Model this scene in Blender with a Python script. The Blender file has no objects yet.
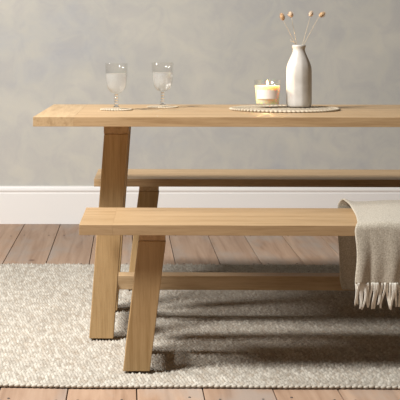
import bpy, bmesh, math, random
import numpy as np
from mathutils import Vector, Matrix
random.seed(7); rng = np.random.default_rng(7)
S = bpy.context.scene; C = S.collection
PI = math.pi

# ------------------------------------------------------------------ helpers
def link_mesh(name, me, mat, parent=None, loc=(0,0,0), rot=(0,0,0)):
    me.name = name
    o = bpy.data.objects.new(name, me); C.objects.link(o)
    if mat: me.materials.append(mat)
    o.location = loc; o.rotation_euler = rot
    if parent: o.parent = parent
    return o
def obj(name, bm, mat, parent=None, loc=(0,0,0), rot=(0,0,0), smooth=False):
    bmesh.ops.recalc_face_normals(bm, faces=bm.faces)
    me = bpy.data.meshes.new(name); bm.to_mesh(me); bm.free()
    if smooth: me.shade_smooth()
    return link_mesh(name, me, mat, parent, loc, rot)
def tag(o, label=None, cat=None, group=None, kind=None):
    if label: o['label'] = label
    if cat: o['category'] = cat
    if group: o['group'] = group
    if kind: o['kind'] = kind
    return o
def empty(name, loc=(0,0,0), rz=0):
    o = bpy.data.objects.new(name, None); C.objects.link(o)
    o.location = loc; o.rotation_euler = (0,0,rz); o.empty_display_size = .05
    return o
def bevel(bm, w, seg=2):
    if w > 0: bmesh.ops.bevel(bm, geom=list(bm.edges), offset=w, segments=seg, profile=.5, affect='EDGES')
def hexa(b, t, z0, z1, w=.002):
    """solid between rectangle b=(x0,y0,x1,y1) at z0 and t at z1 (slanted posts)"""
    bm = bmesh.new()
    vs = []
    for r, z in ((b, z0), (t, z1)):
        x0,y0,x1,y1 = r
        vs += [bm.verts.new(p) for p in ((x0,y0,z),(x1,y0,z),(x1,y1,z),(x0,y1,z))]
    for f in ((3,2,1,0),(4,5,6,7),(0,1,5,4),(1,2,6,5),(2,3,7,6),(3,0,4,7)): bm.faces.new([vs[i] for i in f])
    bevel(bm, w); return bm
def box(x0,y0,z0,x1,y1,z1,w=.002): return hexa((x0,y0,x1,y1),(x0,y0,x1,y1),z0,z1,w)
def lathe(prof, n=48, close=True):
    bm = bmesh.new(); rings = []
    for r, z in prof:
        if r < 1e-6: rings.append([bm.verts.new((0,0,z))])
        else: rings.append([bm.verts.new((r*math.cos(2*PI*i/n), r*math.sin(2*PI*i/n), z)) for i in range(n)])
    for a, b in zip(rings, rings[1:]):
        for i in range(n):
            j = (i+1) % n
            if len(a) == 1 and len(b) == 1: continue
            if len(a) == 1: bm.faces.new((a[0], b[i], b[j]))
            elif len(b) == 1: bm.faces.new((a[i], b[0], a[j]))
            else: bm.faces.new((a[i], b[i], b[j], a[j]))
    return bm
def tube(bm, pts, rad, n=6):
    pts = [Vector(p) for p in pts]; rings = []
    for i, p in enumerate(pts):
        t = (pts[min(i+1,len(pts)-1)] - pts[max(i-1,0)]).normalized()
        u = t.cross(Vector((0.3,1,0.1))).normalized(); v = t.cross(u)
        r = rad[i] if isinstance(rad, (list,tuple)) else rad
        rings.append([bm.verts.new(p + (u*math.cos(2*PI*k/n) + v*math.sin(2*PI*k/n))*r) for k in range(n)])
    for a, b in zip(rings, rings[1:]):
        for k in range(n): bm.faces.new((a[k], a[(k+1)%n], b[(k+1)%n], b[k]))
    bm.faces.new(rings[0][::-1]); bm.faces.new(rings[-1])
def copy_tree(o, parent=None):
    c = o.copy(); C.objects.link(c); c.parent = parent
    for ch in list(o.children): copy_tree(ch, c)
    return c
def grid_mesh(name, P, colors=None):
    """P: (ny,nx,3) array of points"""
    ny, nx, _ = P.shape
    me = bpy.data.meshes.new(name)
    me.vertices.add(nx*ny); me.vertices.foreach_set('co', P.reshape(-1).astype(np.float32))
    i = np.arange(nx*ny).reshape(ny, nx)
    q = np.stack([i[:-1,:-1], i[:-1,1:], i[1:,1:], i[1:,:-1]], -1).reshape(-1)
    nf = len(q)//4
    me.loops.add(nf*4); me.loops.foreach_set('vertex_index', q.astype(np.int32))
    me.polygons.add(nf); me.polygons.foreach_set('loop_start', np.arange(0, nf*4, 4, dtype=np.int32))
    me.update(calc_edges=True); me.shade_smooth()
    if colors is not None:
        at = me.color_attributes.new('tint', 'FLOAT_COLOR', 'POINT')
        col = np.ones((nx*ny,4), np.float32); col[:,:3] = colors.reshape(-1,3)
        at.data.foreach_set('color', col.reshape(-1))
    return me

# ------------------------------------------------------------------ materials
class N:
    def __init__(s, name):
        s.m = bpy.data.materials.new(name); s.m.use_nodes = True
        s.t = s.m.node_tree; s.b = s.t.nodes['Principled BSDF']; s.out = s.t.nodes['Material Output']
    def n(s, kind, **kw):
        nd = s.t.nodes.new(kind)
        for k, v in kw.items():
            if k.startswith('i_'): nd.inputs[k[2:].replace('_',' ')].default_value = v
            else: setattr(nd, k, v)
        return nd
    def l(s, a, b): s.t.links.new(a, b)
    def ramp(s, src, stops):
        r = s.n('ShaderNodeValToRGB'); e = r.color_ramp.elements
        while len(e) < len(stops): e.new(.5)
        for el, (p, c) in zip(e, stops): el.position = p; el.color = (*c, 1) if len(c) == 3 else c
        s.l(src, r.inputs[0]); return r.outputs[0]
    def coord(s, scale=(1,1,1), rot=(0,0,0), kind='Object'):
        tc = s.n('ShaderNodeTexCoord'); mp = s.n('ShaderNodeMapping')
        mp.inputs['Scale'].default_value = scale; mp.inputs['Rotation'].default_value = rot
        s.l(tc.outputs[kind], mp.inputs[0]); return mp
    def mix(s, a, b, f, mode='MIX'):
        m = s.n('ShaderNodeMix', data_type='RGBA', blend_type=mode)
        for v, k in ((f,0),(a,6),(b,7)):
            if hasattr(v, 'is_linked') or hasattr(v, 'links'): s.l(v, m.inputs[k])
            else: m.inputs[k].default_value = v if k == 0 else (*v, 1)
        return m.outputs[2]
    def bump(s, h, strength=.3, dist=.002):
        b = s.n('ShaderNodeBump'); b.inputs['Strength'].default_value = strength; b.inputs['Distance'].default_value = dist
        s.l(h, b.inputs['Height']); s.l(b.outputs[0], s.b.inputs['Normal'])
def simple(name, col, rough=.5, **kw):
    n = N(name); n.b.inputs['Base Color'].default_value = (*col,1); n.b.inputs['Roughness'].default_value = rough
    for k, v in kw.items(): n.b.inputs[k.replace('_',' ')].default_value = v
    return n.m

def wood(name, axis, light=(.545,.385,.225), dark=(.385,.255,.135), stave=None):
    n = N(name)
    sc = {'x':(1.3,26,26), 'y':(26,1.3,26), 'z':(26,26,1.3)}[axis]
    mp = n.coord(sc)
    oi = n.n('ShaderNodeObjectInfo')
    add = n.n('ShaderNodeVectorMath', operation='ADD'); mul = n.n('ShaderNodeMath', operation='MULTIPLY'); mul.inputs[1].default_value = 37
    n.l(oi.outputs['Random'], mul.inputs[0]); n.l(mp.outputs[0], add.inputs[0]); n.l(mul.outputs[0], add.inputs[1])
    vec = add.outputs[0]
    big = n.n('ShaderNodeTexNoise', i_Scale=.32, i_Detail=3, i_Roughness=.55, i_Distortion=.6); n.l(vec, big.inputs[0])
    w = n.n('ShaderNodeTexNoise', i_Scale=2.0, i_Detail=6, i_Roughness=.65, i_Distortion=.3); n.l(vec, w.inputs[0])
    fine = n.n('ShaderNodeTexNoise', i_Scale=9, i_Detail=3, i_Roughness=.7); n.l(vec, fine.inputs[0])
    # growth rings: sine of the large noise
    m1 = n.n('ShaderNodeMath', operation='MULTIPLY'); m1.inputs[1].default_value = 46
    n.l(big.outputs[0], m1.inputs[0])
    sn = n.n('ShaderNodeMath', operation='SINE'); n.l(m1.outputs[0], sn.inputs[0])
    mid = tuple((a+b)/2 for a,b in zip(light,dark))
    c1 = n.ramp(w.outputs[0], [(.32, dark), (.5, tuple(a*.7+b*.3 for a,b in zip(light,dark))), (.68, light)])
    rg = n.ramp(sn.outputs[0], [(0,(.80,.76,.70)), (.5,(1,1,1))])
    c2 = n.mix(c1, rg, .16, 'MULTIPLY')
    fr = n.ramp(fine.outputs[0], [(.35,(.72,.66,.58)), (.52,(1,1,1))])
    c3 = n.mix(c2, fr, .45, 'MULTIPLY')
    # whole-board tone
    tr = n.ramp(oi.outputs['Random'], [(0,(.93,.91,.88)), (1,(1.05,1.04,1.02))])
    c4 = n.mix(c3, tr, 1, 'MULTIPLY')
    if stave:
        # glued staves: bricks along the grain
        L, W = stave
        m2 = n.coord((1,1,1)); br = n.n('ShaderNodeTexBrick')
        br.offset = .37; br.inputs['Scale'].default_value = 1
        br.inputs['Brick Width'].default_value = L; br.inputs['Row Height'].default_value = W
        br.inputs['Mortar Size'].default_value = .0006; br.inputs['Mortar Smooth'].default_value = .3
        br.inputs['Color1'].default_value = (1.03,1.03,1.03,1); br.inputs['Color2'].default_value = (.91,.89,.86,1)
        br.inputs['Mortar'].default_value = (.90,.88,.85,1)
        n.l(m2.outputs[0], br.inputs[0])
        c4 = n.mix(c4, br.outputs[0], .8, 'MULTIPLY')
    # occasional knots
    kv = n.coord({'x':(2.2,9,9),'y':(9,2.2,9),'z':(9,9,2.2)}[axis]); vo = n.n('ShaderNodeTexVoronoi', i_Scale=.62)
    n.l(kv.outputs[0], vo.inputs[0])
    kn = n.ramp(vo.outputs['Distance'], [(.03,(.42,.30,.2)), (.085,(1,1,1))])
    c5 = n.mix(c4, kn, .8, 'MULTIPLY')
    n.l(c5, n.b.inputs['Base Color']); n.b.inputs['Roughness'].default_value = .5
    n.b.inputs['Specular IOR Level'].default_value = .35
    n.bump(fine.outputs[0], .25, .0008)
    return n.m
oak_x = wood('oak_grain_x','x'); oak_y = wood('oak_grain_y','y'); oak_z = wood('oak_grain_z','z', (.485,.33,.17), (.355,.225,.10))
oak_top = wood('oak_staves','x', stave=(1.1,.105)); oak_end = wood('oak_end','y', (.545,.39,.228), (.39,.265,.145))

def wall_material():
    n = N('limewash_plaster'); mp = n.coord((1,1,1))
    a = n.n('ShaderNodeTexNoise', i_Scale=1.8, i_Detail=7, i_Roughness=.62, i_Distortion=.5); n.l(mp.outputs[0], a.inputs[0])
    b = n.n('ShaderNodeTexNoise', i_Scale=7, i_Detail=5, i_Roughness=.6, i_Distortion=1.2); n.l(mp.outputs[0], b.inputs[0])
    c = n.ramp(a.outputs[0], [(.34,(.475,.48,.48)), (.5,(.52,.512,.475)), (.68,(.58,.562,.505))])
    d = n.ramp(b.outputs[0], [(.36,(.91,.91,.95)), (.55,(1,1,1)), (.7,(1.04,1.03,1.0))])
    n.l(n.mix(c, d, .8, 'MULTIPLY'), n.b.inputs['Base Color']); n.b.inputs['Roughness'].default_value = .85
    n.b.inputs['Specular IOR Level'].default_value = .15
    n.bump(b.outputs[0], .12, .002); return n.m
def floor_material():
    n = N('worn_floorboards'); tc = n.n('ShaderNodeTexCoord')
    at = n.n('ShaderNodeAttribute', attribute_name='tint')
    ad = n.n('ShaderNodeVectorMath', operation='ADD'); ml = n.n('ShaderNodeVectorMath', operation='SCALE'); ml.inputs['Scale'].default_value = 31
    n.l(at.outputs['Color'], ml.inputs[0]); n.l(tc.outputs['Object'], ad.inputs[0]); n.l(ml.outputs[0], ad.inputs[1])
    mp = n.n('ShaderNodeMapping'); mp.inputs['Scale'].default_value = (22,1.2,22); n.l(ad.outputs[0], mp.inputs[0])
    g = n.n('ShaderNodeTexNoise', i_Scale=1, i_Detail=7, i_Roughness=.6, i_Distortion=.9); n.l(mp.outputs[0], g.inputs[0])
    c = n.ramp(g.outputs[0], [(.3,(.28,.175,.115)), (.47,(.39,.26,.18)), (.7,(.48,.34,.245))])
    mp2 = n.n('ShaderNodeMapping'); mp2.inputs['Scale'].default_value = (5,1.6,5); n.l(ad.outputs[0], mp2.inputs[0])
    w = n.n('ShaderNodeTexNoise', i_Scale=1, i_Detail=5, i_Roughness=.6); n.l(mp2.outputs[0], w.inputs[0])
    wf = n.ramp(w.outputs[0], [(.47,(0,0,0)), (.64,(.75,.75,.75))])
    c2 = n.mix(c, (.37,.315,.275), wf)
    sep = n.n('ShaderNodeSeparateColor'); n.l(at.outputs['Color'], sep.inputs[0])
    tr = n.ramp(sep.outputs[0], [(0,(.87,.86,.86)), (1,(1.06,1.03,1.0))])
    c3 = n.mix(c2, tr, 1, 'MULTIPLY')
    vo = n.n('ShaderNodeTexVoronoi', i_Scale=1); mp3 = n.n('ShaderNodeMapping'); mp3.inputs['Scale'].default_value = (3.5,1.7,3.5)
    n.l(ad.outputs[0], mp3.inputs[0]); n.l(mp3.outputs[0], vo.inputs[0])
    kn = n.ramp(vo.outputs['Distance'], [(.03,(.35,.25,.2)), (.07,(1,1,1))])
    c4 = n.mix(c3, kn, .85, 'MULTIPLY')
    n.l(c4, n.b.inputs['Base Color']); n.b.inputs['Roughness'].default_value = .6
    n.b.inputs['Specular IOR Level'].default_value = .25
    n.bump(g.outputs[0], .3, .0015); return n.m
def rug_material():
    n = N('woven_wool'); at = n.n('ShaderNodeAttribute', attribute_name='tint')
    mp = n.coord((160,60,160)); a = n.n('ShaderNodeTexNoise', i_Scale=1, i_Detail=3); n.l(mp.outputs[0], a.inputs[0])
    r = n.ramp(a.outputs[0], [(.3,(.80,.78,.75)), (.6,(1.04,1.04,1.04))])
    n.l(n.mix(at.outputs['Color'], r, 1, 'MULTIPLY'), n.b.inputs['Base Color'])
    n.b.inputs['Roughness'].default_value = .95; n.b.inputs['Specular IOR Level'].default_value = .1
    n.b.inputs['Sheen Weight'].default_value = .15; n.bump(a.outputs[0], .4, .001); return n.m
def throw_material():
    n = N('throw_wool'); mp = n.coord((1,1,1))
    a = n.n('ShaderNodeTexNoise', i_Scale=420, i_Detail=3); n.l(mp.outputs[0], a.inputs[0])
    b = n.n('ShaderNodeTexNoise', i_Scale=260, i_Detail=4); n.l(mp.outputs[0], b.inputs[0])
    c = n.ramp(b.outputs[0], [(.33,(.40,.35,.275)), (.5,(.50,.45,.365)), (.66,(.60,.55,.46))])
    r = n.ramp(a.outputs[0], [(.35,(.78,.78,.78)), (.6,(1.05,1.05,1.05))])
    n.l(n.mix(c, r, .7, 'MULTIPLY'), n.b.inputs['Base Color']); n.b.inputs['Roughness'].default_value = .95
    n.b.inputs['Specular IOR Level'].default_value = .05
    n.b.inputs['Sheen Weight'].default_value = .3; n.bump(b.outputs[0], .6, .002); return n.m
def thin_glass():
    n = N('clear_glass'); t = n.n('ShaderNodeBsdfTransparent'); g = n.n('ShaderNodeBsdfGlossy'); g.inputs['Roughness'].default_value = .03
    t.inputs[0].default_value = (.99,.99,.985,1)
    lw = n.n('ShaderNodeLayerWeight'); lw.inputs[0].default_value = .25
    mr = n.n('ShaderNodeMapRange'); mr.inputs['From Min'].default_value = 0; mr.inputs['From Max'].default_value = 1
    mr.inputs['To Min'].default_value = .02; mr.inputs['To Max'].default_value = .16
    mx = n.n('ShaderNodeMixShader'); n.l(lw.outputs['Facing'], mr.inputs[0]); n.l(mr.outputs[0], mx.inputs[0])
    n.l(t.outputs[0], mx.inputs[1]); n.l(g.outputs[0], mx.inputs[2]); n.l(mx.outputs[0], n.out.inputs[0]); return n.m
def jute(name, a, b):
    n = N(name); mp = n.coord((1,1,1)); t = n.n('ShaderNodeTexNoise', i_Scale=260, i_Detail=3); n.l(mp.outputs[0], t.inputs[0])
    n.l(n.ramp(t.outputs[0], [(.35,b),(.62,a)]), n.b.inputs['Base Color']); n.b.inputs['Roughness'].default_value = .9
    n.bump(t.outputs[0], .5, .001); return n.m
def ceramic():
    n = N('glazed_stoneware'); mp = n.coord((1,1,1)); t = n.n('ShaderNodeTexNoise', i_Scale=14, i_Detail=5, i_Roughness=.6); n.l(mp.outputs[0], t.inputs[0])
    n.l(n.ramp(t.outputs[0], [(.35,(.50,.47,.43)), (.6,(.61,.58,.54))]), n.b.inputs['Base Color'])
    n.b.inputs['Roughness'].default_value = .38; n.bump(t.outputs[0], .1, .002); return n.m

M_wall, M_floor, M_rug, M_throw, M_glass = wall_material(), floor_material(), rug_material(), throw_material(), thin_glass()
M_solid_glass = simple('solid_glass', (1,1,1), .02, Transmission_Weight=1.0, IOR=1.45)
M_water = simple('water', (1,1,1), .15, Transmission_Weight=.82, IOR=1.14)
M_skirt = simple('white_skirting_paint', (.85,.835,.815), .45)
M_jute = jute('bleached_jute', (.50,.43,.33), (.32,.25,.17)); M_jute2 = jute('jute_edge', (.62,.54,.42), (.42,.34,.24))
M_ceramic = ceramic()
M_fringe = simple('fringe_wool', (.90,.86,.77), .9)

# ------------------------------------------------------------------ room
WY = 6.868
bm = box(-3.2, WY+.02, 0, 4.2, WY+.14, 2.75, 0); tag(obj('wall_back', bm, M_wall), kind='structure')
# skirting board profile (y towards room, z up) swept in x
prof = [(.02,0),(0,0),(0,.166),(.003,.170),(.003,.176),(-.001,.180),(-.002,.188),(.002,.193),(.008,.196),(.010,.202),(.013,.206),(.02,.207)]
bm = bmesh.new(); L = [bm.verts.new((-3.2, WY+y, z)) for y, z in prof]; R = [bm.verts.new((4.2, WY+y, z)) for y, z in prof]
for i in range(len(prof)-1): bm.faces.new((L[i], L[i+1], R[i+1], R[i]))
bm.faces.new((L[-1], L[0], R[0], R[-1])); bm.faces.new(L); bm.faces.new(R[::-1])
tag(obj('baseboard_back', bm, M_skirt), kind='structure')
# floorboards: one mesh, real boards with open gaps over a dark underfloor
edges = [-3.22,-3.03,-2.84,-2.65,-2.46,-2.27,-2.08,-1.89,-1.70,-1.51,-1.32,-1.13,-.94,-.75,-.562,-.366,-.17,.028,.218,.42,.607,.80,.998,1.19,1.38,1.57,1.76,1.95,2.14,2.33,2.52,2.71,2.9,3.09,3.28,3.47,3.66,3.85,4.04,4.2]
bm = bmesh.new(); lay = bm.verts.layers.float_color.new('tint')
for a, b in zip(edges, edges[1:]):
    cuts = [-.6, 1.2+random.random()*1.4, WY+.019]
    for y0, y1 in zip(cuts, cuts[1:]):
        s = box(a+.0016, y0+.0012, -.02, b-.0016, y1-.0012, random.uniform(-.0006,.0006), .0015)
        t = (random.random(), random.random(), random.random(), 1)
        mp = {v: bm.verts.new(v.co) for v in s.verts}
        for v in mp.values(): v[lay] = t
        for f in s.faces: bm.faces.new([mp[v] for v in f.verts])
        s.free()
fl = tag(obj('floor', bm, M_floor), kind='structure')
# iron nails driven into the boards (part of the floor)
bm = bmesh.new()
for a, b in zip(edges, edges[1:]):
    for jy in (2.45, 3.05, 3.5, 4.9, 5.62, 6.45):
        for x in (a+.035, b-.035):
            x += random.uniform(-.008,.008); y = jy + random.uniform(-.02,.02)
            bmesh.ops.create_cone(bm, cap_ends=True, segments=8, radius1=.0042, radius2=.0032, depth=.0012, matrix=Matrix.Translation((x,y,.0010)))
tag(obj('nails', bm, simple('iron_nail', (.06,.05,.045), .6), fl), kind='stuff')
bm = box(-3.22, -.6, -.12, 4.2, WY+.02, -.021, 0); tag(obj('underfloor_slab_1', bm, simple('dark_underfloor', (.02,.016,.012), .9)), kind='structure')  # not trim: dark slab added below the boards, seen only through the gaps

# ------------------------------------------------------------------ rug
RH = .0105
def make_rug(Lx=3.0, Ly=1.98):
    dx, dy = .0031, .0055
    nx, ny = int(Lx/dx), int(Ly/dy)
    X, Y = np.meshgrid(np.linspace(0,Lx,nx), np.linspace(0,Ly,ny))
    cw, cl = .0105, .026
    U = (X + .25*Y + .002*np.sin(Y*40))/cw; ci = np.floor(U).astype(int); fu = U-ci
    V = Y/cl + (ci % 2)*.5 + .18*np.sin(ci*2.3); vi = np.floor(V).astype(int); fv = V-vi
    h = np.clip(np.sin(PI*fu),0,1)**.8*np.clip(np.sin(PI*fv),0,1)**.6
    R = rng.random((1024,1024)); rr = R[ci%1024, vi%1024]; r2 = R[(ci+311)%1024, (vi+97)%1024]; r3 = R[(ci//3+500)%1024, (vi//2+200)%1024]
    Z = RH*.05 + h*RH*(.62+.48*rr)
    # rounded, slightly wavy rim
    ex = np.minimum(X, Lx-X); ey = np.minimum(Y, Ly-Y); e = np.minimum(ex, ey)
    Z *= np.clip(e/.006, 0, 1)**.5
    wav = .004*np.sin(X*5.1)+.003*np.sin(X*11+1) ; tt = np.clip(1-Y/.2,0,1); Y2 = Y + tt*(wav - .02*np.clip((X-2.0)/1.0,0,1)) 
    base = np.array([.39,.35,.295]); A = np.array([.56,.525,.46]); B = np.array([.36,.295,.225]); D = np.array([.24,.185,.14])
    w = rr[...,None]; col = base*(1-w)+A*w
    m = (r2 > .80)[...,None]; col = np.where(m, B*.45+col*.55, col)
    m = ((r2 < .03))[...,None]; col = np.where(m, D*.4+col*.6, col)
    col *= (.88+.1*r3)[...,None]
    P = np.stack([X, Y2, Z+.001], -1)
    P[0,:,2] = P[-1,:,2] = 0.0; P[:,0,2] = P[:,-1,2] = 0.0
    return grid_mesh('woven_rug', P, col)
rug_rot = math.radians(-1.2)
rug = link_mesh('woven_rug', make_rug(), M_rug, None, (-1.02, 3.632, 0.0008), (0,0,rug_rot))
tag(rug, 'large cream woven wool rug on the floorboards beneath table and benches', 'rug')
# corded binding along the near edge
bm = bmesh.new()
for i in range(int(3.0/.0165)):
    x = .01 + i*.0165; yy = .004*math.sin(x*5.1)+.003*math.sin(x*11+1) - .02*min(max((x-2)/1,0),1)
    bmesh.ops.create_icosphere(bm, subdivisions=1, radius=1, matrix=Matrix.Translation((x, yy-.002, .0058+random.uniform(-.0008,.0008))) @ Matrix.Rotation(.25,4,'Z') @ Matrix.Diagonal((.0105,.006,.0050,1)))
vb = obj('rug_binding', bm, simple('binding_wool', (.50,.455,.385), .95), rug, smooth=True); vb['kind'] = 'stuff'

# ------------------------------------------------------------------ table and benches
TH = math.radians(-1.3)
FZ = .0138       # furniture stands on the rug: all z below are minus FZ
def place(corner, L, W):
    c, s = math.cos(TH), math.sin(TH)
    return (corner[0]+c*L/2-s*W/2, corner[1]+s*L/2+c*W/2, FZ)
def make_bench(loc):
    L, W, H, T = 1.80, .39, .46-FZ, .030
    r = empty('dining_bench', loc, TH)
    bb = .10
    obj('seat', box(-L/2+bb, -W/2, H-T, L/2-bb, W/2, H, .0006), oak_top, r)
    for s in (-1,1):
        a, b = sorted((s*L/2, s*(L/2-bb)))
        obj('breadboard_end', box(a, -W/2, H-T, b, W/2, H, .0006), oak_top if s<0 else oak_top, r)
        xb = s*(L/2-.176); xi = s*(L/2-.176-.081)
        a, b = sorted((xb, xi)); o = .048*s
        zt = H-T-.0255
        obj('bearer', box(a+.0015, -W/2+.058, zt, b-.0015, W/2-.058, H-T, .002), oak_y, r)
        for t in (-1,1):
            y0, y1 = sorted((t*(W/2-.056), t*(W/2-.056-.042)))
            obj('leg', hexa((a+o,y0,b+o,y1),(a,y0,b,y1), 0, zt, .0022), oak_z, r)
        m = (a+b)/2 + o*(1-.10/zt)
        obj('cross_rail', box(m-.018, -W/2+.095, .075, m+.018, W/2-.095, .120, .002), oak_y, r)
    return r
L, W = 1.80, .39
near = make_bench(place((-.1417,3.69), L, W))
tag(near, 'long oak bench nearest the camera with beige throw over its seat', 'bench', 'oak benches either side of the table')
far = copy_tree(near); far.location = place((-.130,4.93), L, W)
tag(far, 'long oak bench behind the table in front of the white skirting', 'bench')
def make_table():
    L, W, H, T = 2.2, .815, .76-FZ, .0305
    r = empty('dining_table', place((-.3008,4.0), L, W), TH)
    tag(r, 'long oak trestle dining table with slanted plank legs and low stretcher', 'table')
    bb = .13
    obj('tabletop', box(-L/2+bb, -W/2, H-T, L/2-bb, W/2, H, .0006), oak_top, r)
    for s in (-1,1):
        a, b = sorted((s*L/2, s*(L/2-bb)))
        obj('breadboard_end', box(a, -W/2, H-T, b, W/2, H, .0006), oak_end, r)
        xb = s*(L/2-.221); a, b = sorted((xb, xb-s*.081)); o = .050*s
        zt = .694-FZ
        obj('bearer', box(a-.001, -W/2+.162, zt, b+.001, W/2-.162, H-T, .002), oak_y, r)
        for t in (-1,1):
            y0, y1 = sorted((t*(W/2-.16), t*(W/2-.16-.06)))
            obj('leg', hexa((a+o,y0,b+o,y1),(a,y0,b,y1), 0, zt, .0022), oak_z, r)
        k = 1-(.148/zt); q = o*k; m = (a+b)/2+q
        obj('cross_rail', box(m-.02, -W/2+.22, .124-FZ, m+.02, W/2-.22, .172-FZ, .002), oak_y, r)
    obj('stretcher', box(-L/2+.221-.043+.06, .03, .122-FZ, L/2-.221+.043-.06, .10, .172-FZ, .002), oak_x, r)
    return r
table = make_table()
TT = .76   # tabletop height

# ------------------------------------------------------------------ woven coasters and placemat
def woven_disc(R, h, rings, knots, edge_amp, name):
    nt, nr = max(96, knots*8), rings*6
    th = np.linspace(0, 2*PI, nt+1); rr = np.linspace(0, 1, nr+1)
    T_, Q = np.meshgrid(th, rr)
    edge = R*(1+edge_amp*np.abs(np.sin(T_*knots/2)))
    ringf = Q*rings; k = np.floor(ringf)
    prof = np.abs(np.sin(PI*ringf))**.6
    twist = .65+.35*np.abs(np.sin(T_*knots/2*np.maximum(.15,(k+.5)/rings) + k*1.3))
    Z = h*(.45+.55*prof*twist); Rr = Q*edge
    Z[-1] = h*.35
    P = np.stack([Rr*np.cos(T_), Rr*np.sin(T_), Z], -1)
    low = P[-1:].copy(); low[...,0] *= .985; low[...,1] *= .985; low[...,2] = 0
    ctr = np.zeros_like(low)
    P = np.concatenate([P, low, ctr], 0)
    me = grid_mesh(name, P)
    bm = bmesh.new(); bm.from_mesh(me); bmesh.ops.remove_doubles(bm, verts=bm.verts, dist=1e-6)
    bmesh.ops.dissolve_degenerate(bm, edges=bm.edges, dist=1e-7)
    return bm
def edge_beads(R, h, n, rb, mat, parent):
    bm = bmesh.new()
    for i in range(n):
        a = 2*PI*i/n
        m = Matrix.Rotation(a,4,'Z') @ Matrix.Translation((R,0,h*.5)) @ Matrix.Rotation(.75,4,'Z') @ Matrix.Diagonal((rb*1.15,rb*.62,h*.55,1))
        bmesh.ops.create_icosphere(bm, subdivisions=2, radius=1, matrix=m)
    return obj('braided_rim', bm, mat, parent, smooth=True)
def mat_thing(name, loc, R, h, rings, knots, rb, label, cat):
    o = obj(name, woven_disc(R-rb*1.3, h*.8, rings, knots, .01, name), M_jute, None, loc, smooth=True)
    edge_beads(R-rb, h, int(2*PI*R/(rb*1.75)), rb, M_jute2, o)
    return tag(o, label, cat)
def at(px, Y): return (px-127)/1250*Y
G1 = (at(116.4,4.41), 4.40); G2 = (at(162.6,4.57), 4.57)
mat_thing('coaster', (G1[0],G1[1],TT), .058, .0055, 5, 26, .006, 'round braided jute coaster under the left wine glass, nearer the table edge', 'coaster')['group'] = 'braided coasters under the wine glasses'
mat_thing('coaster', (G2[0],G2[1],TT), .058, .0055, 5, 26, .006, 'round braided jute coaster under the right wine glass, further back', 'coaster')['group'] = 'braided coasters under the wine glasses'
PM = (at(284.5,4.42), 4.42)
mat_thing('placemat', (PM[0],PM[1],TT), .196, .008, 12, 70, .009, 'large round braided jute placemat under the candle and white bottle vase', 'placemat')

# ------------------------------------------------------------------ wine glasses
def make_goblet(loc):
    r = empty('wine_glass', loc)
    # bowl: outer then inner wall
    out = [(.0,.051),(.008,.0515),(.018,.055),(.027,.0625),(.033,.073),(.0365,.087),(.0385,.105),(.0395,.125),(.0405,.158)]
    t = .0012
    inn = [(x-t if x>t else 0, z+.0004) for x, z in out[::-1]]; inn[-1] = (0,.054); inn[-2] = (.007,.0545); inn[-3]=(.017,.0572)
    obj('bowl', lathe(out+[(.0399,.1587)]+inn, 64), M_glass, r, smooth=True)
    # water: sits just inside
    w = [(0,.0546),(.0068,.0550),(.0166,.0578),(.0255,.0648),(.0313,.0745),(.0348,.088),(.0367,.105),(.0376,.1215),(.0376,.1225),(.036,.122),(0,.122)]
    obj('water', lathe(w, 64), M_water, r, smooth=True)
    # knopped stem: stacked beads
    st = [(0,.004),(.012,.0045)]
    z = .008
    prof = [(.009,.007),(.0065,.0095)]
    for k, rb in enumerate((.0085,.0075,.0068,.0075)):
        h = .0098
        for q in range(7):
            a = q/6*PI; prof.append((.0042+(rb-.0042)*math.sin(a), .010+k*h+q/6*h))
    prof += [(.0055,.0495),(.008,.0508),(0,.0509)]
    obj('stem', lathe(st+prof, 32), M_solid_glass, r, smooth=True)
    f = [(0,0),(.034,0),(.0352,.0008),(.034,.0018),(.022,.0028),(.011,.0042),(0,.0042)]
    obj('foot', lathe(f, 64), M_glass, r, smooth=True)
    return r
g1 = make_goblet((G1[0],G1[1],TT+.0062))
tag(g1, 'left goblet-shaped wine glass holding water, on the coaster nearer the table end', 'wine glass', 'wine glasses with water')
g2 = copy_tree(g1); g2.location = (G2[0],G2[1],TT+.0062)
tag(g2, 'right goblet-shaped wine glass holding water, closer to the candle', 'wine glass')

# ------------------------------------------------------------------ candle
CX, CY, CZ = at(267.4,4.47), 4.47, TT+.009
cd = empty('candle', (CX,CY,CZ)); tag(cd, 'lit cream candle in a clear glass tumbler with a pale label', 'candle')
o_ = [(0,0),(.040,0),(.0425,.002),(.0433,.006),(.0455,.05),(.0485,.094),(.0480,.0955)]
i_ = [(.0465,.094),(.0437,.05),(.0417,.012),(.040,.0095),(0,.0095)]
obj('glass_jar', lathe(o_+i_, 64), M_glass, cd, smooth=True)
wx = N('candle_wax'); wx.b.inputs['Base Color'].default_value = (.95,.79,.52,1); wx.b.inputs['Roughness'].default_value = .4
wx.b.inputs['Subsurface Weight'].default_value = 1; wx.b.inputs['Subsurface Radius'].default_value = (1,.55,.22); wx.b.inputs['Subsurface Scale'].default_value = .035
obj('wax', lathe([(0,.0098),(.039,.0098),(.0410,.012),(.0425,.045),(.0442,.074),(.0438,.0752),(.040,.0745),(.012,.0735),(0,.0735)], 64), wx.m, cd, smooth=True)
bm = bmesh.new(); n = 40; rows = []
for i in range(n+1):
    a = -PI/2 - .12 + (i/n-.5)*1.75; row = []
    for z in (.029,.061):
        R_ = .0443 + (z-.006)*.0501+.0006
        row.append(bm.verts.new((R_*math.cos(a), R_*math.sin(a), z)))
    rows.append(row)
for a, b in zip(rows, rows[1:]): bm.faces.new((a[0],b[0],b[1],a[1]))
lb = obj('label', bm, simple('label_paper', (.86,.76,.68), .6, Transmission_Weight=.0), cd)
md = lb.modifiers.new('thick','SOLIDIFY'); md.thickness = .0003
bm = bmesh.new()
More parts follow.
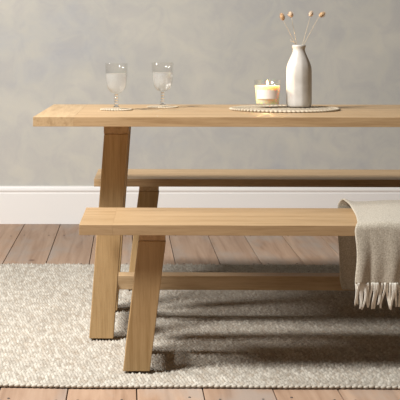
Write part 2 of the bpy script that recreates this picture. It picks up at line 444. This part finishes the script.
tube(bm, [(0,0,.072),(0,0,.0765),(.0006,0,.0785),(.0014,0,.081)], .0009, 6); wk = obj('wick', bm, simple('burnt_wick', (.03,.02,.015), .9), cd)
fm = N('flame'); e = fm.n('ShaderNodeEmission'); e.inputs[0].default_value = (1,.62,.22,1); e.inputs[1].default_value = 14; fm.l(e.outputs[0], fm.out.inputs[0])
obj('flame', lathe([(0,.0775),(.0026,.0792),(.0040,.0820),(.0037,.0855),(.0020,.0905),(0,.096)], 16), fm.m, cd, smooth=True)

fl_ = bpy.data.lights.new('candle_light','POINT'); fl_.energy = .55; fl_.color = (1,.62,.28); fl_.shadow_soft_size = .006
flo = bpy.data.objects.new('candle_light', fl_); C.objects.link(flo); flo.location = (CX,CY,CZ+.102)
# ------------------------------------------------------------------ bottle vase and dried bunny tail grass
VX, VY, VZ = at(299.0,4.475), 4.475, TT+.0088
prof = [(0,0),(.040,0),(.0425,.002),(.0440,.007),(.0447,.02),(.0449,.06),(.0449,.105),(.0447,.128),(.0432,.143),(.0395,.156),(.0345,.168),(.0295,.180),(.0250,.190),(.0222,.198),(.0213,.204),(.0218,.209),(.0236,.2125),(.0243,.2165),(.0238,.2195),(.0215,.221),(.0185,.2195),(.0175,.214),(.0170,.203),(.020,.19),(.035,.16),(.0385,.14),(.0395,.02),(0,.012)]
bm = lathe(prof, 64)
for v in bm.verts:      # faint facets of a hand cut body
    r = math.hypot(v.co.x, v.co.y)
    if r > .03 and v.co.z < .17:
        a = math.atan2(v.co.y, v.co.x); seg = 2*PI/10; d = (a+.2) % seg - seg/2
        k = 1 - .45*(1 - math.cos(seg/2)/math.cos(d)); v.co.x *= k*1.012; v.co.y *= k*1.012
vase = obj('bottle_vase', bm, M_ceramic, None, (VX,VY,VZ), smooth=True)
tag(vase, 'off-white stoneware bottle vase with narrow neck beside the candle', 'vase')
def spot(px, py, Y): return Vector((at(px,Y)-VX, Y-VY, 1-(py-42)*Y/1250-VZ))
M_stem = simple('dried_stem', (.62,.50,.34), .8)
def tail_mat(name, a, b):
    n = N(name); mp = n.coord((1,1,1)); t = n.n('ShaderNodeTexNoise', i_Scale=300, i_Detail=4); n.l(mp.outputs[0], t.inputs[0])
    n.l(n.ramp(t.outputs[0], [(.35,b),(.65,a)]), n.b.inputs['Base Color']); n.b.inputs['Roughness'].default_value = .9
    n.b.inputs['Sheen Weight'].default_value = .4; return n.m
tails = [ # head centre px,py ; stem foot px at neck ; depth ; length px, width px ; tilt ; colour ; label
 (282.3,16.8, 296.8, 4.46, 8.0,5.0,-.28,(.58,.36,.18),(.36,.20,.09),'dried grass stem with darkest brown fluffy head, leftmost in the vase'),
 (290.8,14.5, 297.6, 4.49, 6.6,5.4,-.25,(.72,.53,.36),(.50,.33,.20),'dried grass stem with rounded pale tan head, second from left in the vase'),
 (311.0,13.9, 301.6, 4.50, 6.0,4.6,.25,(.74,.58,.42),(.54,.38,.25),'dried grass stem with smallest creamy head, second from right in the vase'),
 (322.0,14.6, 302.8, 4.46, 7.4,5.2,.95,(.64,.43,.24),(.44,.27,.13),'dried grass stem with golden oval head leaning furthest right')]
for i, (hx,hy,fx,Y,lp,wp,tilt,ca,cb,lab) in enumerate(tails):
    r = empty('dried_bunny_tail', (VX,VY,VZ)); tag(r, lab, 'dried flower', 'dried bunny tail grass in the vase')
    h = spot(hx,hy,Y); f = spot(fx,47,4.475); f.y = .004*(1 if i%2 else -1)
    ln, wd = lp*4.47/1250, wp*4.47/1250
    d = Vector((math.sin(tilt),0,math.cos(tilt)))
    base = h - d*ln*.5
    low = Vector((-.006*(1 if fx>299 else -1)*1.0, .006*(1 if i%2 else -1), .03))
    pts = []
    for k in range(15):
        t = k/14
        if t < .35: p = low.lerp(f, t/.35)
        else:
            u = (t-.35)/.65; p = f*(1-u)**2 + (f.lerp(base,.55)+Vector((-.003 if hx<299 else .002,0,.006)))*2*u*(1-u) + base*u*u
        pts.append(p)
    bm = bmesh.new(); tube(bm, pts, [.0010-.0004*k/14 for k in range(15)], 6); obj('stem', bm, M_stem, r, smooth=True)
    bm = bmesh.new()
    bmesh.ops.create_icosphere(bm, subdivisions=4, radius=1)
    for v in bm.verts:
        z = v.co.z; k = 1 - .22*max(z,0) ; j = 1 + random.uniform(-.06,.06)
        v.co = Vector((v.co.x*wd/2*.86*k*j, v.co.y*wd/2*.86*k*j, z*ln/2*.92*j))
    # short bristles
    for q in range(160):
        a = random.random()*2*PI; cz = random.uniform(-.8,1); s_ = math.sqrt(max(0,1-cz*cz))
        p = Vector((wd/2*s_*math.cos(a), wd/2*s_*math.sin(a), cz*ln/2)); nrm = Vector((s_*math.cos(a), s_*math.sin(a), cz*.6+.7)).normalized()
        tube(bm, [p*.95, p+nrm*.0028], [.0003,.0001], 3)
    R_ = Vector((0,0,1)).rotation_difference(d).to_matrix().to_4x4()
    bmesh.ops.transform(bm, matrix=Matrix.Translation(h) @ R_, verts=bm.verts)
    obj('seed_head', bm, tail_mat('seed_head_fluff_'+'abcd'[i], ca, cb), r, smooth=True)
    if i == 0:
        bm = bmesh.new(); a = spot(295.8,44,4.46)
        tube(bm, [a, spot(294.2,41.8,4.46), spot(291.5,41.2,4.46), spot(290.0,39.6,4.46)], [.0009,.0013,.0011,.0005], 6)
        obj('dried_leaf', bm, M_stem, r, smooth=True)

# ------------------------------------------------------------------ throw over the near bench
BZ = .46
def thr_path():
    """cross-section (local bench y from its front face, z): back hem -> over seat -> front hem"""
    W_ = .39; p = []
    for t in np.linspace(0,1,26): p.append((W_+.018+.010*math.sin(t*3), .190+t*(BZ-.190-.012)))
    for a in np.linspace(0,PI/2,8)[1:]: p.append((W_+.002+.018*math.cos(a), BZ-.010+.032*math.sin(a)))
    for t in np.linspace(0,1,18)[1:]: p.append((W_+.002-t*(W_-.008), BZ+.022-.013*t+.004*math.sin(PI*t)))
    for a in np.linspace(0,PI/2,8)[1:]: p.append((.010-.020*math.sin(a), BZ-.014+.023*math.cos(a)))
    for t in np.linspace(0,1,26)[1:]: p.append((-.010-.006*math.sin(t*2.5), BZ-.014-t*(BZ-.014-.295)))
    return np.array(p)
pp = thr_path(); npth = len(pp)
from math import cos, sin
cth, sth = cos(TH), sin(TH)
corner = np.array([-.1417, 3.69])
def bench_to_world(u, v): return corner[0]+cth*u-sth*v, corner[1]+sth*u+cth*v
WT = .50; nu = 90
P = np.zeros((npth, nu, 3)); uu = np.linspace(0,1,nu)
for j,(v,z) in enumerate(pp):
    f = j/(npth-1)
    # left boundary along the run (bench local x)
    u0 = np.interp(f, [0,.04,.28,.335,.38,.43,.55,.62,.69,1.0], [.836,.826,.823,.822,.834,.842,.832,.820,.811,.810])
    u0 += .003*sin(f*17)
    for i in range(nu):
        u = u0 + uu[i]*WT
        hang = 1 if (f<.3 or f>.68) else 0
        ripple = (.006*sin(uu[i]*21+1.0)+.003*sin(uu[i]*47)) 
        dn = (max(0,(.3-f)/.3) if f<.3 else max(0,(f-.68)/.32))
        vv, zz = v, z
        if f < .3: vv = v + ripple*dn*1.2 + abs(ripple)*.3
        elif f > .68: vv = v - abs(ripple)*dn*1.6
        else: zz = z + .0025*sin(uu[i]*13+f*9)
        # rolled left selvedge at the back corner
        d = (u-u0)
        edge = math.exp(-(d/.02)**2)
        if .24 < f < .46: zz += edge*.010*math.exp(-((f-.36)/.06)**2); 
        x, y = bench_to_world(u, vv)
        P[j,i] = (x, y, zz)
thr = link_mesh('throw_blanket', grid_mesh('throw_blanket', P), M_throw)
tag(thr, 'beige woollen fringed throw draped over the nearest bench', 'throw')
md = thr.modifiers.new('thick','SOLIDIFY'); md.thickness = .006; md.offset = 0
md = thr.modifiers.new('round','SUBSURF'); md.levels = 1; md.render_levels = 1
# tassels along the front hem, one part each
k = 0; s = 0.004
while s < WT-.003:
    i = int(s/WT*(nu-1)); b = Vector(P[-1,i]) 
    b.x = P[-1,0,0] + (P[-1,-1,0]-P[-1,0,0])*s/WT
    bm = bmesh.new()
    sway = random.uniform(-.014,.010); ln = random.uniform(.064,.080); ph = random.random()*6
    for q in range(3):
        pts = []
        for t in range(9):
            a = t/8
            pts.append((b.x + (q-1)*.0016 + sway*a*a + .0030*math.sin(a*5+ph)*a, b.y + (.0012 if q==1 else -.0008) - .004*math.sin(a*3+ph), b.z+.003 - ln*a))
        tube(bm, pts, [.0016]*6+[.0015,.0012,.0006], 5)
    obj('tassel', bm, M_fringe, thr, smooth=True)
    s += random.uniform(.0060,.0080); k += 1

# ------------------------------------------------------------------ light
def area(name, loc, target, size, power, col, shape='SQUARE', sy=None):
    l = bpy.data.lights.new(name, 'AREA'); l.shape = shape; l.size = size; l.energy = power; l.color = col
    if sy: l.size_y = sy
    o = bpy.data.objects.new(name, l); C.objects.link(o); o.location = loc
    o.rotation_euler = (Vector(target)-Vector(loc)).to_track_quat('-Z','Y').to_euler(); return o
area('window_daylight', (-1.7, 2.9, 2.95), (-.3, 4.5, .2), .72, 190, (1,.985,.955))
area('side_window_daylight', (-2.15, 4.05, 2.2), (.5, 4.62, .4), .38, 48, (1,.975,.94))
W_ = bpy.data.worlds.new('daylight'); S.world = W_; W_.use_nodes = True
W_.node_tree.nodes['Background'].inputs[0].default_value = (1,.86,.70,1); W_.node_tree.nodes['Background'].inputs[1].default_value = .09

# ------------------------------------------------------------------ camera
cam = bpy.data.cameras.new('camera'); co = bpy.data.objects.new('camera', cam); C.objects.link(co)
co.location = (0,0,1); co.rotation_euler = (PI/2,0,0)
cam.sensor_width = 36; cam.lens = 1250/400*36; cam.shift_x = 73/400; cam.shift_y = -158/400; cam.clip_end = 50
S.camera = co
S.view_settings.view_transform = 'Standard'; S.view_settings.look = 'None'; S.view_settings.exposure = 0.07; S.view_settings.gamma = 1
S.view_settings.use_curve_mapping = False
